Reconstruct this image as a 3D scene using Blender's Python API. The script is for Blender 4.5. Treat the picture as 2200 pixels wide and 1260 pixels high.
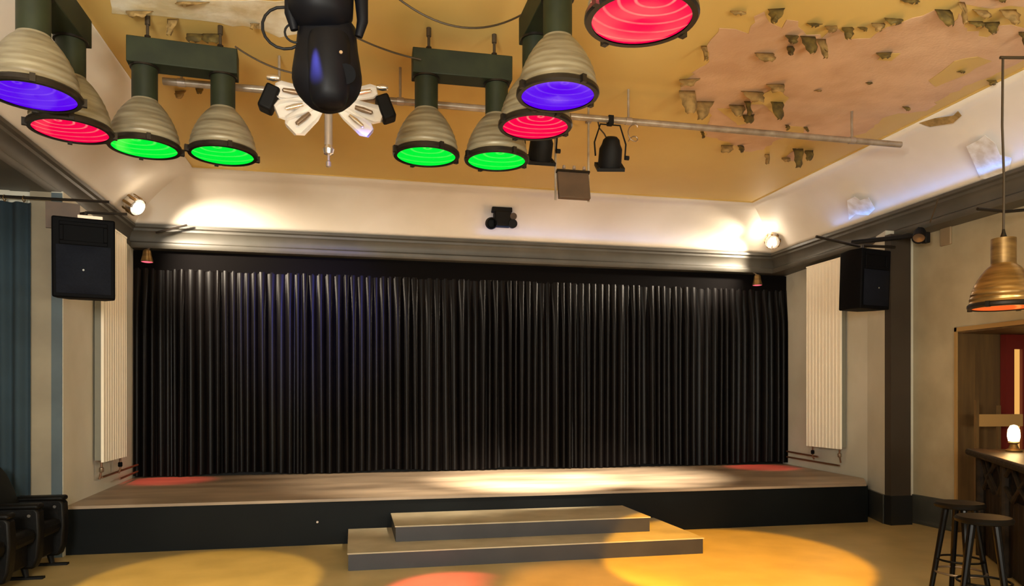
import bpy, bmesh, math, random
from mathutils import Vector, Matrix
R = math.radians
random.seed(7)
for o in list(bpy.data.objects): bpy.data.objects.remove(o)
scn = bpy.context.scene
COL = scn.collection

# ------------------------------------------------------------------ camera
F, CX, HY, H = 1560.0, 1100.0, 857.0, 1.6
PSI = math.atan(340.0 / F); SN, CS = math.sin(PSI), math.cos(PSI)
cd = bpy.data.cameras.new('camera'); cam = bpy.data.objects.new('camera', cd); COL.objects.link(cam)
cam.location = (0, 0, H); cam.rotation_euler = (R(90), 0, -PSI)
cd.sensor_fit = 'HORIZONTAL'; cd.sensor_width = 36.0; cd.lens = 36.0 * F / 2200.0
cd.shift_x = 0; cd.shift_y = (HY - 630.0) / 2200.0; cd.clip_start = 0.05
scn.camera = cam
def at(px, py, d):                       # a point seen at a pixel, d metres ahead
    u = (px - CX) / F
    return Vector((d * (SN + u * CS), d * (CS - u * SN), H + (HY - py) * d / F))
def atz(px, py, z):                      # ... on the level z
    return at(px, py, (z - H) * F / (HY - py))
def atY(px, py, Y):                      # ... on the plane y = Y
    u = (px - CX) / F
    return at(px, py, Y / (CS - u * SN))
def atX(px, py, X):
    u = (px - CX) / F
    return at(px, py, X / (SN + u * CS))

# ------------------------------------------------------------------ world, exposure, lights
scn.view_settings.view_transform = 'Standard'; scn.view_settings.look = 'None'
scn.view_settings.gamma = 1.0; scn.view_settings.exposure = -0.12; scn.view_settings.use_curve_mapping = False
w = bpy.data.worlds.new('world'); scn.world = w; w.use_nodes = True
w.node_tree.nodes['Background'].inputs[0].default_value = (0.9, 0.75, 0.5, 1)
w.node_tree.nodes['Background'].inputs[1].default_value = 0.01
def aim(o, tgt):
    o.rotation_euler = (Vector(tgt) - Vector(o.location)).to_track_quat('-Z', 'Y').to_euler()
def area(name, loc, tgt, sx, sy, power, col):
    l = bpy.data.lights.new(name, 'AREA'); l.shape = 'RECTANGLE'; l.size = sx; l.size_y = sy
    l.energy = power; l.color = col
    o = bpy.data.objects.new(name, l); COL.objects.link(o); o.location = loc; aim(o, tgt); return o
def spot(name, loc, tgt, power, col, ang, blend=0.3, r=0.04):
    l = bpy.data.lights.new(name, 'SPOT'); l.energy = power; l.color = col; l.spot_size = R(ang)
    l.spot_blend = blend; l.shadow_soft_size = r
    o = bpy.data.objects.new(name, l); COL.objects.link(o); o.location = loc; aim(o, tgt); return o
def point(name, loc, power, col, r=0.05):
    l = bpy.data.lights.new(name, 'POINT'); l.energy = power; l.color = col; l.shadow_soft_size = r
    o = bpy.data.objects.new(name, l); COL.objects.link(o); o.location = loc; return o
WARM = (1.0, 0.72, 0.40); WARMW = (1.0, 0.84, 0.64)
# unseen fill lights, added behind and beside the camera
area('fill_up', (1.4, -0.9, 2.0), (1.4, 4.2, 4.6), 1.8, 1.0, 200, (1.0, 0.95, 0.78))
area('fill_up_far', (4.4, -0.4, 1.6), (3.0, 7.5, 4.6), 1.2, 0.8, 150, (1.0, 0.90, 0.70))
area('fill_up_left', (-1.2, -0.6, 2.4), (-0.2, 7.4, 4.6), 1.2, 0.8, 400, (0.98, 0.95, 0.86))
area('fill_front', (1.0, -1.5, 4.2), (1.5, 7.0, 0.4), 2.2, 1.2, 26, (1.0, 0.90, 0.70))
# stage light from the bar
spot('stage_wash', (2.5, 7.0, 4.15), (2.3, 9.4, 0.5), 8500, WARMW, 38, 1.0, 0.08)
spot('stage_wash', (3.3, 7.0, 4.15), (3.9, 9.5, 0.5), 5500, WARMW, 36, 1.0, 0.08)
spot('stage_wash_wide', (1.5, 7.0, 4.15), (0.9, 9.3, 0.5), 1500, WARMW, 50, 1.0, 0.08)
# coloured floor pools
spot('yellow_pool', (1.9, 3.2, 4.35), (3.55, 6.35, 0), 4300, (1.0, 0.45, 0.002), 26, 0.15, 0.05)
spot('orange_pool', (1.9, 2.6, 4.35), (2.0, 5.75, 0), 2200, (1.0, 0.42, 0.03), 19, 0.6, 0.05)
spot('amber_pool', (-1.25, 3.2, 4.35), (-1.30, 6.60, 0), 1700, (1.0, 0.62, 0.10), 21.5, 0.15, 0.05)
spot('red_pool', (1.1, 2.6, 4.35), (0.88, 5.72, 0), 5200, (1.0, 0.12, 0.16), 15.5, 0.25, 0.04)
# blue beam of the moving head towards the curtain
spot('blue_wash', (0.2, 5.6, 3.9), (-0.5, 10.9, 2.7), 1500, (0.10, 0.12, 1.0), 30, 1.0, 0.06)

# ------------------------------------------------------------------ materials
def S(r, g, b):
    f = lambda c: ((c / 255) / 12.92) if c / 255 <= 0.04045 else (((c / 255) + 0.055) / 1.055) ** 2.4
    return (f(r), f(g), f(b), 1)
MATS = {}
def mat(name, col, rough=0.6, metal=0.0, col2=None, scale=8.0, bump=0.0, bscale=None, spec=0.5, stretch=None, detail=4, lo=0.35, hi=0.65, coat=0.0):
    m = bpy.data.materials.new(name); m.use_nodes = True; nt = m.node_tree; b = nt.nodes['Principled BSDF']
    b.inputs['Roughness'].default_value = rough; b.inputs['Metallic'].default_value = metal
    b.inputs['Specular IOR Level'].default_value = spec; b.inputs['Coat Weight'].default_value = coat
    b.inputs['Base Color'].default_value = col
    tc = nt.nodes.new('ShaderNodeTexCoord'); mp = nt.nodes.new('ShaderNodeMapping')
    nt.links.new(tc.outputs['Object'], mp.inputs[0])
    if stretch: mp.inputs['Scale'].default_value = stretch
    if col2:
        n = nt.nodes.new('ShaderNodeTexNoise'); n.inputs['Scale'].default_value = scale; n.inputs['Detail'].default_value = detail
        r = nt.nodes.new('ShaderNodeValToRGB'); r.color_ramp.elements[0].position = lo; r.color_ramp.elements[1].position = hi
        r.color_ramp.elements[0].color = col; r.color_ramp.elements[1].color = col2
        nt.links.new(mp.outputs[0], n.inputs['Vector']); nt.links.new(n.outputs[0], r.inputs[0]); nt.links.new(r.outputs[0], b.inputs['Base Color'])
    if bump:
        n = nt.nodes.new('ShaderNodeTexNoise'); n.inputs['Scale'].default_value = bscale or scale; n.inputs['Detail'].default_value = 6
        bp = nt.nodes.new('ShaderNodeBump'); bp.inputs['Strength'].default_value = bump; bp.inputs['Distance'].default_value = 0.02
        nt.links.new(mp.outputs[0], n.inputs['Vector']); nt.links.new(n.outputs[0], bp.inputs['Height']); nt.links.new(bp.outputs[0], b.inputs['Normal'])
    MATS[name] = m; return m
def glow(name, col, strength, core=None, rings=0.0, R0=0.25, ra=0.45):
    m = bpy.data.materials.new(name); m.use_nodes = True; nt = m.node_tree; b = nt.nodes['Principled BSDF']
    b.inputs['Base Color'].default_value = tuple(c * 0.1 for c in col[:3]) + (1,)
    b.inputs['Roughness'].default_value = 0.12; b.inputs['Coat Weight'].default_value = 0.0; b.inputs['Specular IOR Level'].default_value = 0.3
    b.inputs['Emission Color'].default_value = col; b.inputs['Emission Strength'].default_value = strength
    if core:
        tc = nt.nodes.new('ShaderNodeTexCoord'); sep = nt.nodes.new('ShaderNodeSeparateXYZ'); nt.links.new(tc.outputs['Object'], sep.inputs[0])
        of = nt.nodes.new('ShaderNodeVectorMath'); of.operation = 'ADD'; of.inputs[1].default_value = (0.01, 0.20, 0); nt.links.new(tc.outputs['Object'], of.inputs[0])
        ln = nt.nodes.new('ShaderNodeVectorMath'); ln.operation = 'LENGTH'; nt.links.new(of.outputs[0], ln.inputs[0])
        wv = nt.nodes.new('ShaderNodeMath'); wv.operation = 'MULTIPLY'; wv.inputs[1].default_value = rings; nt.links.new(ln.outputs['Value'], wv.inputs[0])
        si = nt.nodes.new('ShaderNodeMath'); si.operation = 'SINE'; nt.links.new(wv.outputs[0], si.inputs[0])
        mr = nt.nodes.new('ShaderNodeMapRange'); mr.inputs[1].default_value = 0.7; mr.inputs[2].default_value = 1.0; mr.inputs[3].default_value = 0; mr.inputs[4].default_value = ra
        nt.links.new(si.outputs[0], mr.inputs[0])
        fall = nt.nodes.new('ShaderNodeMapRange'); fall.inputs[1].default_value = 0.0; fall.inputs[2].default_value = R0; fall.inputs[3].default_value = 1.0; fall.inputs[4].default_value = 0.12
        nt.links.new(ln.outputs['Value'], fall.inputs[0])
        mu = nt.nodes.new('ShaderNodeMath'); mu.operation = 'MULTIPLY'; nt.links.new(mr.outputs[0], mu.inputs[0]); nt.links.new(fall.outputs[0], mu.inputs[1])
        nz = nt.nodes.new('ShaderNodeTexNoise'); nz.inputs['Scale'].default_value = 14; nt.links.new(tc.outputs['Object'], nz.inputs['Vector'])
        m2 = nt.nodes.new('ShaderNodeMath'); m2.operation = 'MULTIPLY'; nt.links.new(mu.outputs[0], m2.inputs[0]); nt.links.new(nz.outputs[0], m2.inputs[1])
        m3 = nt.nodes.new('ShaderNodeMath'); m3.operation = 'MULTIPLY'; m3.inputs[1].default_value = 2.0; m3.use_clamp = True; nt.links.new(m2.outputs[0], m3.inputs[0])
        mx = nt.nodes.new('ShaderNodeMix'); mx.data_type = 'RGBA'; mx.inputs[6].default_value = col; mx.inputs[7].default_value = core
        nt.links.new(m3.outputs[0], mx.inputs[0]); nt.links.new(mx.outputs[2], b.inputs['Emission Color'])
    MATS[name] = m; return m
mat('ceiling_paint', S(212, 182, 108), 0.6, col2=S(205, 172, 98), scale=0.7, bump=0.08, bscale=3, spec=0.3)
mat('plaster', S(218, 184, 152), 0.95, col2=S(200, 164, 132), scale=2.5, bump=0.15, bscale=40, detail=8, spec=0.1)
mat('plaster_pale', S(236, 232, 212), 0.9, col2=S(205, 190, 150), scale=4, bump=0.3, bscale=14)
mat('flake_back', S(172, 140, 84), 0.8, col2=S(128, 104, 60), scale=14)
mat('flake_olive', S(120, 100, 44), 0.8, col2=S(80, 66, 30), scale=14)
mat('cove_paint', S(220, 211, 198), 0.5, col2=S(212, 202, 186), scale=1.2, bump=0.05, bscale=3, spec=0.35)
mat('cove_peel', S(232, 232, 230), 0.8, col2=S(205, 196, 180), scale=9, bump=0.2)
mat('cornice_paint', S(78, 74, 66), 0.5, col2=S(68, 65, 57), scale=2.5, stretch=(1, 1, 1))
mat('wall_paint', S(200, 196, 180), 0.6, col2=S(188, 184, 166), scale=1.5, bump=0.05, bscale=6)
mat('wall_hall', S(170, 156, 126), 0.6, col2=S(154, 141, 112), scale=2.2, bump=0.06, bscale=5, detail=6)
mat('wall_shaded', S(146, 136, 114), 0.6, col2=S(132, 122, 102), scale=2)  # wall tone darkened to carry the shade on the left return
mat('pillar_shaded', S(50, 41, 30), 0.6, col2=S(43, 35, 25), scale=2)  # dark tone stands in for shade on the pillar's camera-facing side
mat('slate_paint', S(80, 94, 100), 0.5, col2=S(70, 82, 88), scale=2)
mat('base_paint', S(66, 66, 58), 0.4, col2=S(50, 50, 46), scale=3)
mat('base_dark', S(22, 22, 20), 0.35)
mat('stage_black', S(9, 13, 14), 0.6, spec=0.15, col2=S(6, 9, 10), scale=2.0)
mat('stage_floor', S(172, 152, 128), 0.42, col2=S(118, 102, 84), scale=1.6, stretch=(0.5, 1.6, 1), bump=0.05, bscale=8, detail=8, lo=0.3, hi=0.7)
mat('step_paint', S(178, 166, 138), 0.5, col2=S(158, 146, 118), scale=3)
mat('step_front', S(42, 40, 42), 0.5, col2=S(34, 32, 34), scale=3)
mat('linoleum', S(184, 162, 110), 0.38, col2=S(168, 148, 98), scale=2.2, bump=0.02, bscale=10, detail=6)
mat('curtain', S(12, 9, 9), 0.38, col2=S(8, 6, 6), scale=3, spec=0.15)
mat('curtain_heading', S(12, 10, 10), 0.9, spec=0.05)
mat('drape', S(42, 60, 70), 0.9, col2=S(36, 52, 60), scale=2)
mat('radiator', S(246, 236, 214), 0.35, spec=0.5)
mat('radiator_side', S(120, 118, 104), 0.4)  # greyer than the front: shade of the radiator's side put into its colour
mat('pipe_white', S(200, 176, 140), 0.4)
mat('pipe_copper', S(110, 74, 48), 0.4, metal=0.3)
mat('black_plastic', S(5, 5, 7), 0.7, spec=0.08)
mat('speaker_grille', S(17, 20, 29), 0.7, spec=0.1, col2=S(12, 15, 23), scale=60, bump=0.1, bscale=200)
mat('gloss_black', S(8, 8, 12), 0.25, spec=0.4)
mat('head_black', S(10, 10, 14), 0.5, spec=0.12)
mat('matte_black', S(10, 9, 9), 0.65, spec=0.25)
mat('green_metal', S(38, 44, 25), 0.55, spec=0.3, col2=S(29, 35, 20), scale=6)
mat('shade_glass', S(152, 144, 120), 0.4, metal=0.25, col2=S(108, 96, 74), scale=3, stretch=(1, 1, 9), lo=0.3, hi=0.7, bump=0.05)
mat('rim_metal', S(42, 36, 30), 0.35, metal=0.6)
mat('clip_metal', S(150, 130, 110), 0.35, metal=0.8)
mat('steel', S(170, 156, 144), 0.35, metal=0.5)
mat('pipe_steel', S(170, 156, 138), 0.35, metal=0.35, col2=S(140, 124, 106), scale=8)
mat('chrome', S(240, 232, 222), 0.18, metal=0.9)
mat('mirror_petal', S(240, 234, 226), 0.28, metal=0.35)
mat('brown_box', S(84, 62, 42), 0.6, col2=S(70, 52, 36), scale=4)
mat('wire', S(58, 44, 24), 0.6)
mat('leather', S(9, 8, 7), 0.5, col2=S(7, 6, 5), scale=6, bump=0.1, bscale=30, spec=0.18)
mat('leather_green', S(13, 14, 10), 0.5, col2=S(10, 11, 8), scale=6, spec=0.18)
mat('stool_wood', S(5, 4, 4), 0.3, spec=0.2)
mat('stool_seat', S(12, 8, 6), 0.5, spec=0.15, col2=S(8, 6, 4), scale=8)
mat('bar_wood', S(42, 31, 20), 0.6, spec=0.2, col2=S(24, 17, 12), scale=4, stretch=(6, 6, 0.6), bump=0.15)
mat('bar_top', S(70, 50, 34), 0.4, col2=S(40, 28, 20), scale=5, stretch=(1, 5, 1), bump=0.1)
mat('bark', S(46, 36, 24), 0.7, spec=0.2, col2=S(24, 18, 12), scale=14, bump=0.3)
mat('ochre_wood', S(96, 72, 38), 0.55, col2=S(78, 57, 30), scale=3, stretch=(4, 4, 0.4))
mat('trim_wood', S(156, 122, 72), 0.5)
mat('red_wood', S(96, 20, 12), 0.4)
mat('brass', S(150, 118, 70), 0.35, metal=0.7, col2=S(110, 84, 48), scale=4, stretch=(1, 1, 6))
mat('gold_shade', S(176, 140, 84), 0.3, metal=0.75, col2=S(120, 92, 52), scale=3, stretch=(1, 1, 8))
mat('box_grey', S(140, 118, 88), 0.6)
glow('lens_green', (0.0, 1.0, 0.045, 1), 0.95, (0.5, 1.0, 0.35, 1), 60, 0.5, 0.3)
glow('lens_purple', (0.12, 0.0, 1.0, 1), 0.9, (0.45, 0.2, 1.0, 1), 75, 0.5, 0.3)
glow('lens_red', (1.0, 0.0, 0.07, 1), 0.97, (1.0, 0.55, 0.40, 1), 84, 0.6)
glow('lens_amber', (1.0, 0.14, 0.02, 1), 1.0)
glow('lens_pink', (1.0, 0.12, 0.18, 1), 1.6)
glow('bulb_white', (1.0, 0.93, 0.80, 1), 16)
glow('candle_flame', (1.0, 0.72, 0.32, 1), 14)
glow('window_glow', (1.0, 0.50, 0.12, 1), 0.9)
glow('led_blue', (0.2, 0.5, 1.0, 1), 2.0)

# ------------------------------------------------------------------ mesh helpers
class MB:
    def __init__(s): s.v = []; s.f = []
    def add(s, vs, fs, M=None):
        n = len(s.v); s.v += [tuple((M @ Vector(p)) if M else p) for p in vs]; s.f += [tuple(i + n for i in f) for f in fs]; return s
    def box(s, c, d, M=None):
        x, y, z = c; a, b, h = d[0] / 2, d[1] / 2, d[2] / 2
        vs = [(x + i * a, y + j * b, z + k * h) for k in (-1, 1) for j in (-1, 1) for i in (-1, 1)]
        return s.add(vs, [(0, 2, 3, 1), (4, 5, 7, 6), (0, 1, 5, 4), (1, 3, 7, 5), (3, 2, 6, 7), (2, 0, 4, 6)], M)
    def bb(s, lo, hi, M=None):
        return s.box([(a + b) / 2 for a, b in zip(lo, hi)], [b - a for a, b in zip(lo, hi)], M)
    def lathe(s, prof, seg=32, M=None, close=True):
        vs = [(r * math.cos(2 * math.pi * k / seg), r * math.sin(2 * math.pi * k / seg), z) for r, z in prof for k in range(seg)]
        fs = [(i * seg + k, i * seg + (k + 1) % seg, (i + 1) * seg + (k + 1) % seg, (i + 1) * seg + k) for i in range(len(prof) - 1) for k in range(seg)]
        if close:
            if prof[0][0] > 1e-5: fs.append(tuple(range(seg))[::-1])
            if prof[-1][0] > 1e-5: fs.append(tuple((len(prof) - 1) * seg + k for k in range(seg)))
        return s.add(vs, fs, M)
    def tube(s, pts, r, seg=10, M=None):
        pts = [Vector(p) for p in pts]; rs = r if isinstance(r, (list, tuple)) else [r] * len(pts)
        t0 = (pts[1] - pts[0]).normalized(); up = Vector((0, 0, 1)) if abs(t0.z) < .9 else Vector((1, 0, 0)); nx = t0.cross(up).normalized()
        vs = []
        for i, p in enumerate(pts):
            t = (pts[min(i + 1, len(pts) - 1)] - pts[max(i - 1, 0)]).normalized()
            nx = (nx - t * nx.dot(t)).normalized(); ny = t.cross(nx)
            for k in range(seg):
                a = 2 * math.pi * k / seg; vs.append(tuple(p + (nx * math.cos(a) + ny * math.sin(a)) * rs[i]))
        fs = [(i * seg + k, i * seg + (k + 1) % seg, (i + 1) * seg + (k + 1) % seg, (i + 1) * seg + k) for i in range(len(pts) - 1) for k in range(seg)]
        fs += [tuple(range(seg))[::-1], tuple((len(pts) - 1) * seg + k for k in range(seg))]
        return s.add(vs, fs, M)
    def prism(s, poly, z0, z1, M=None):      # polygon in xy
        n = len(poly); vs = [(x, y, z0) for x, y in poly] + [(x, y, z1) for x, y in poly]
        return s.add(vs, [tuple(range(n))[::-1], tuple(range(n, 2 * n))] + [(i, (i + 1) % n, n + (i + 1) % n, n + i) for i in range(n)], M)
    def build(s, name, m, parent=None, bevel=0, smooth=True, kind=None, subsurf=0):
        me = bpy.data.meshes.new(name); me.from_pydata(s.v, [], s.f); me.update()
        bm = bmesh.new(); bm.from_mesh(me); bmesh.ops.recalc_face_normals(bm, faces=bm.faces); bm.to_mesh(me); bm.free()
        me.materials.append(MATS[m])
        if smooth:
            me.shade_smooth()
            me.set_sharp_from_angle(angle=R(35))
        o = bpy.data.objects.new(name, me); COL.objects.link(o)
        if parent: o.parent = parent
        if bevel:
            b = o.modifiers.new('bevel', 'BEVEL'); b.width = bevel; b.segments = 2; b.limit_method = 'ANGLE'; b.angle_limit = R(40)
        if subsurf:
            q = o.modifiers.new('sub', 'SUBSURF'); q.levels = subsurf; q.render_levels = subsurf
        if kind: o['kind'] = kind
        return o
def tag(o, label, cat, group=None, kind=None):
    o['label'] = label; o['category'] = cat
    if group: o['group'] = group
    if kind: o['kind'] = kind
    return o
def thing(name, label, cat, loc=(0, 0, 0), rz=0, group=None, rot=None):
    o = bpy.data.objects.new(name, None); COL.objects.link(o); o.location = loc; o.rotation_euler = rot or (0, 0, rz)
    o.empty_display_size = 0.1
    return tag(o, label, cat, group)
def struct(name, mb, m, **k):
    return mb.build(name, m, kind='structure', **k)
def rotto(a, b):                          # matrix moving +Z to the direction b-a, origin at a
    a, b = Vector(a), Vector(b)
    return Matrix.Translation(a) @ (b - a).to_track_quat('Z', 'Y').to_matrix().to_4x4()

# ------------------------------------------------------------------ the setting
YB, YN = 10.98, -3.5
struct('floor', MB().bb((-4.3, YN, -0.1), (8.6, YB + .3, 0)), 'linoleum', smooth=False)
struct('wall_back', MB().bb((-4.3, YB + .12, 0), (8.6, YB + .3, 4.2)), 'matte_black', smooth=False)
struct('wall_near', MB().bb((-4.3, YN - .15, 0), (8.6, YN, 4.8)), 'wall_hall', smooth=False)
# left: hall wall set back, then the wall beside the drape, then the stage wall
struct('wall_left', MB().bb((-4.2, YN, 0), (-4.0, 8.15, 4.0)), 'wall_hall', smooth=False)
struct('wall_stage_left', MB().prism([(-4.0, 8.15), (-2.88, 8.15), (-2.88, 8.12), (-2.865, 8.12), (-3.0, YB + .12), (-4.0, YB + .12)], 0, 3.69), 'wall_paint', smooth=False)
struct('wall_return_left', MB().bb((-3.16, 8.11, 0), (-2.966, 8.149, 3.675)), 'wall_shaded', smooth=False)
struct('trim_1', MB().bb((-2.966, 8.105, 0), (-2.87, 8.149, 3.67)), 'slate_paint', smooth=False)
# right: stage wall, angled piece, pillar, hall wall with a recess
struct('wall_stage_right', MB().prism([(7.14, YB + .12), (6.89, 8.7), (6.64, 8.05), (7.3, 8.05), (7.3, YB + .12)], 0, 3.75), 'wall_paint', smooth=False)
struct('wall_pillar', MB().bb((6.62, 7.93, .37), (6.91, 8.04, 3.68)), 'pillar_shaded', smooth=False)
struct('baseboard_pillar', MB().bb((6.61, 7.915, 0), (6.92, 8.04, .37)), 'base_dark', smooth=False)
wr = MB()
wr.bb((7.05, 7.36, 0), (7.3, 8.05, 4.0)); wr.bb((7.05, 3.2, 2.41), (7.3, 7.36, 4.0)); wr.bb((7.05, YN, 0), (7.3, 3.2, 4.0))
struct('wall_right', wr, 'wall_hall', smooth=False)
struct('baseboard_right', MB().bb((7.02, 7.40, 0), (7.049, 8.04, .37)).bb((7.012, 7.40, .02), (7.049, 8.04, .06)), 'base_paint', bevel=.006)
struct('baseboard_stage_right', MB().prism([(6.605, 8.055), (6.639, 8.045), (6.889, 8.70), (6.855, 8.71)], 0, .37), 'base_paint', smooth=False)
# recess behind the bar
rc = MB(); rc.bb((7.3, 7.37, 0), (8.5, 7.5, 2.6)); rc.bb((7.05, 7.345, 0), (7.3, 7.36, 2.41)); rc.bb((7.05, 3.2, 2.38), (8.5, 7.36, 2.41)); rc.bb((8.45, 3.2, 0), (8.6, 7.4, 2.6))
struct('wall_recess', rc, 'ochre_wood', smooth=False)
struct('trim_2', MB().bb((7.03, 7.34, 0), (7.05, 7.375, 2.45)).bb((7.03, 3.2, 2.40), (7.05, 7.375, 2.45)), 'trim_wood', smooth=False)
wf = struct('window_1', MB().bb((7.68, 7.28, 0), (7.80, 7.36, 2.2)).bb((7.68, 7.28, 2.2), (8.45, 7.36, 2.375)).bb((7.93, 7.29, .2), (8.0, 7.36, 2.2)), 'red_wood', smooth=False)
MB().bb((7.80, 7.33, .9), (7.93, 7.35, 2.2)).build('lit_pane', 'window_glow', wf, smooth=False)
MB().bb((8.0, 7.33, .9), (8.45, 7.35, 2.2)).build('lit_pane', 'window_glow', wf, smooth=False)

# stage
st = MB(); st.bb((-2.97, 8.2, 0), (6.44, YB + .12, .47)).prism([(6.44, 8.2), (6.50, 8.2), (6.86, 8.76), (7.0, 10.0), (7.1, YB), (6.44, YB)], 0, .47)
stage = st.build('stage', 'stage_black', smooth=False)
tag(stage, 'low black stage platform with a worn grey top in front of the black curtain', 'stage')
MB().prism([(-2.98, 8.185), (6.47, 8.185), (6.88, 8.76), (7.0, 10.0), (7.12, YB + .1), (-3.02, YB + .1)], .47, .5).build('stage_top', 'stage_floor', stage, smooth=False)
MB().tube([at(682, 1122, 8.18 / (CS + .268 * SN)), at(682, 1122, 8.18 / (CS + .268 * SN)) + Vector((0, -.02, 0))], .012).build('socket', 'steel', stage)

# cornice on three sides (profile swept with mitred corners)
XL, XR, YC = -2.90, 6.69, 10.74
def ring(off, z):      # offset outwards, three sides
    return [(XL - off, YN, z), (XL - off, YC + off, z), (XR + off, YC + off, z), (XR + off, YN, z)]
def sweep(prof, closed=True):
    mb = MB(); vs = []
    for off, z in prof: vs += ring(off, z)
    n = len(prof); fs = []
    for i in range(n if closed else n - 1):
        j = (i + 1) % n
        for k in range(3): fs.append((i * 4 + k, i * 4 + k + 1, j * 4 + k + 1, j * 4 + k))
    if closed: fs += [tuple(i * 4 for i in range(n)), tuple(i * 4 + 3 for i in range(n))]
    return mb.add(vs, fs)
prof = [(0, 3.98), (0, 3.945), (.03, 3.93), (.035, 3.90), (.075, 3.87), (.10, 3.80), (.10, 3.765), (.075, 3.745), (.075, 3.70), (.09, 3.675), (1.4, 3.675), (1.4, 4.02), (.10, 4.02), (.05, 3.985)]
# on the back the cornice ends at the curtain
corn = sweep([(o if o < 1 else .45, z) for o, z in prof])
struct('trim_cornice', corn, 'cornice_paint')
# soffits beyond the cornice, left and right hall
struct('trim_soffit_left', MB().bb((-4.2, YN, 3.68), (XL - .3, 8.14, 3.72)), 'cornice_paint', smooth=False)

# coved ceiling
XcL, XcR, YcB, ZC = -2.05, 5.97, 10.08, 4.61
cv = MB(); N = 12; vs = []
for i in range(N + 1):
    t = i / N; a = t * math.pi / 2
    s_ = 0.55 * t + 0.45 * (1 - math.cos(a)); zz = 3.985 + (ZC - 3.985) * (0.55 * t + 0.45 * math.sin(a))
    l = (XL - .04) + (XcL - XL + .04) * s_; r_ = (XR + .04) + (XcR - XR - .04) * s_; b_ = (YC + .04) + (YcB - YC - .04) * s_
    M_ = 24
    row = [(l, YN, zz), (l, b_, zz), (r_, b_, zz), (r_, YN, zz)]
    vs += row
fs = [(i * 4 + k, i * 4 + k + 1, i * 4 + 4 + k + 1, i * 4 + 4 + k) for i in range(N) for k in range(3)]
cove = struct('ceiling_cove', cv.add(vs, fs), 'cove_paint')
so = cove.modifiers.new('solid', 'SOLIDIFY'); so.thickness = .05; so.offset = 0
ceil = struct('ceiling', MB().bb((XcL - .02, YN, ZC), (XcR + .02, YcB + .02, ZC + .1)), 'ceiling_paint', smooth=False)
struct('trim_ceiling', MB().bb((XcL, YcB - .02, ZC - .012), (XcR, YcB + .01, ZC)).bb((XcR - .02, YN, ZC - .012), (XcR + .01, YcB, ZC)), 'ceiling_paint', smooth=False)
struct('wall_upper', MB().bb((-4.3, YB + .0, 3.98), (8.6, YB + .3, 4.8)), 'matte_black', smooth=False)

# bare plaster patches and loose paint on the ceiling
def jag(poly, amp, step, seed):
    rnd = random.Random(seed); out = []
    for i in range(len(poly)):
        a, b = Vector(poly[i]), Vector(poly[(i + 1) % len(poly)]); n = max(1, int((b - a).length / step))
        for k in range(n):
            p = a.lerp(b, k / n)
            if k: p += Vector((rnd.uniform(-amp, amp), rnd.uniform(-amp, amp)))
            out.append(p)
    return out
def patch(name, pix, z, m, amp=.035, step=.07, seed=1, th=.003, parent=None):
    poly = [atz(x, y, ZC).to_2d() for x, y in pix]
    pl = jag(poly, amp, step, seed)
    bm = bmesh.new(); vs_ = [bm.verts.new((p.x, p.y, z)) for p in pl]; es = [bm.edges.new((vs_[i], vs_[(i + 1) % len(vs_)])) for i in range(len(vs_))]
    bmesh.ops.triangle_fill(bm, use_beauty=True, edges=es)
    me = bpy.data.meshes.new(name); bm.to_mesh(me); bm.free(); me.materials.append(MATS[m])
    o = bpy.data.objects.new(name, me); COL.objects.link(o); o.parent = parent or ceil
    so = o.modifiers.new('solid', 'SOLIDIFY'); so.thickness = th; so.offset = -1
    return o
patch('plaster_patch', [(1462, 192), (1478, 168), (1515, 140), (1520, 95), (1545, 60), (1580, 62), (1608, 72), (1620, 35), (1642, 25), (1658, 50), (1680, 60), (1690, 42), (1715, 45), (1725, 65), (1765, 82),
    (1800, 62), (1815, 85), (1870, 82), (1905, 58), (1960, 38), (2010, 20), (2040, 55), (2060, 28), (2078, 60), (2120, 80), (2145, 55), (2200, 60), (2260, 60), (2260, 118), (2200, 128), (2160, 148), (2105, 172), (2040, 200),
    (1990, 238), (1930, 243), (1905, 250), (1860, 285), (1800, 302), (1745, 303), (1690, 292), (1660, 305), (1640, 322), (1600, 325), (1570, 308), (1525, 295), (1512, 275), (1530, 248), (1500, 225)], ZC - .004, 'plaster', seed=3)
patch('paint_remnant', [(1995, 172), (2050, 130), (2100, 120), (2130, 130), (2095, 145), (2060, 165), (2010, 185)], ZC - .009, 'ceiling_paint', .02, .08, 5)
patch('paint_remnant', [(1650, 195), (1665, 185), (1695, 208), (1680, 228), (1672, 255), (1660, 240), (1640, 222), (1612, 222), (1625, 205)], ZC - .009, 'ceiling_paint', .01, .08, 6)
patch('paint_remnant', [(1690, 270), (1726, 272), (1726, 290), (1690, 290)], ZC - .009, 'ceiling_paint', .01, .08, 7)
patch('paint_remnant', [(1885, 126), (1900, 112), (1935, 112), (1915, 128)], ZC - .009, 'ceiling_paint', .01, .08, 8)
patch('paint_remnant', [(1540, 232), (1570, 232), (1600, 248), (1612, 262), (1585, 268), (1565, 250)], ZC - .009, 'ceiling_paint', .01, .08, 9)
patch('plaster_patch', [(430, 0), (620, 0), (660, 60), (600, 80), (560, 62), (500, 56), (400, 40), (330, 32), (240, 28), (235, -60), (430, -60)], ZC - .004, 'plaster_pale', .03, .1, 11)
patch('plaster_patch', [(212, 95), (240, 130), (262, 175), (290, 215), (272, 240), (240, 200), (215, 160)], ZC - .004, 'plaster_pale', .02, .1, 12)
patch('plaster_patch', [(1690, 335), (1712, 318), (1725, 322), (1718, 345), (1700, 345)], ZC - .004, 'plaster', .01, .1, 13)
patch('plaster_patch', [(2060, 0), (2105, 14), (2200, 14), (2260, 10), (2260, -40), (2060, -40)], ZC - .004, 'plaster', .03, .1, 14)
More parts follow.
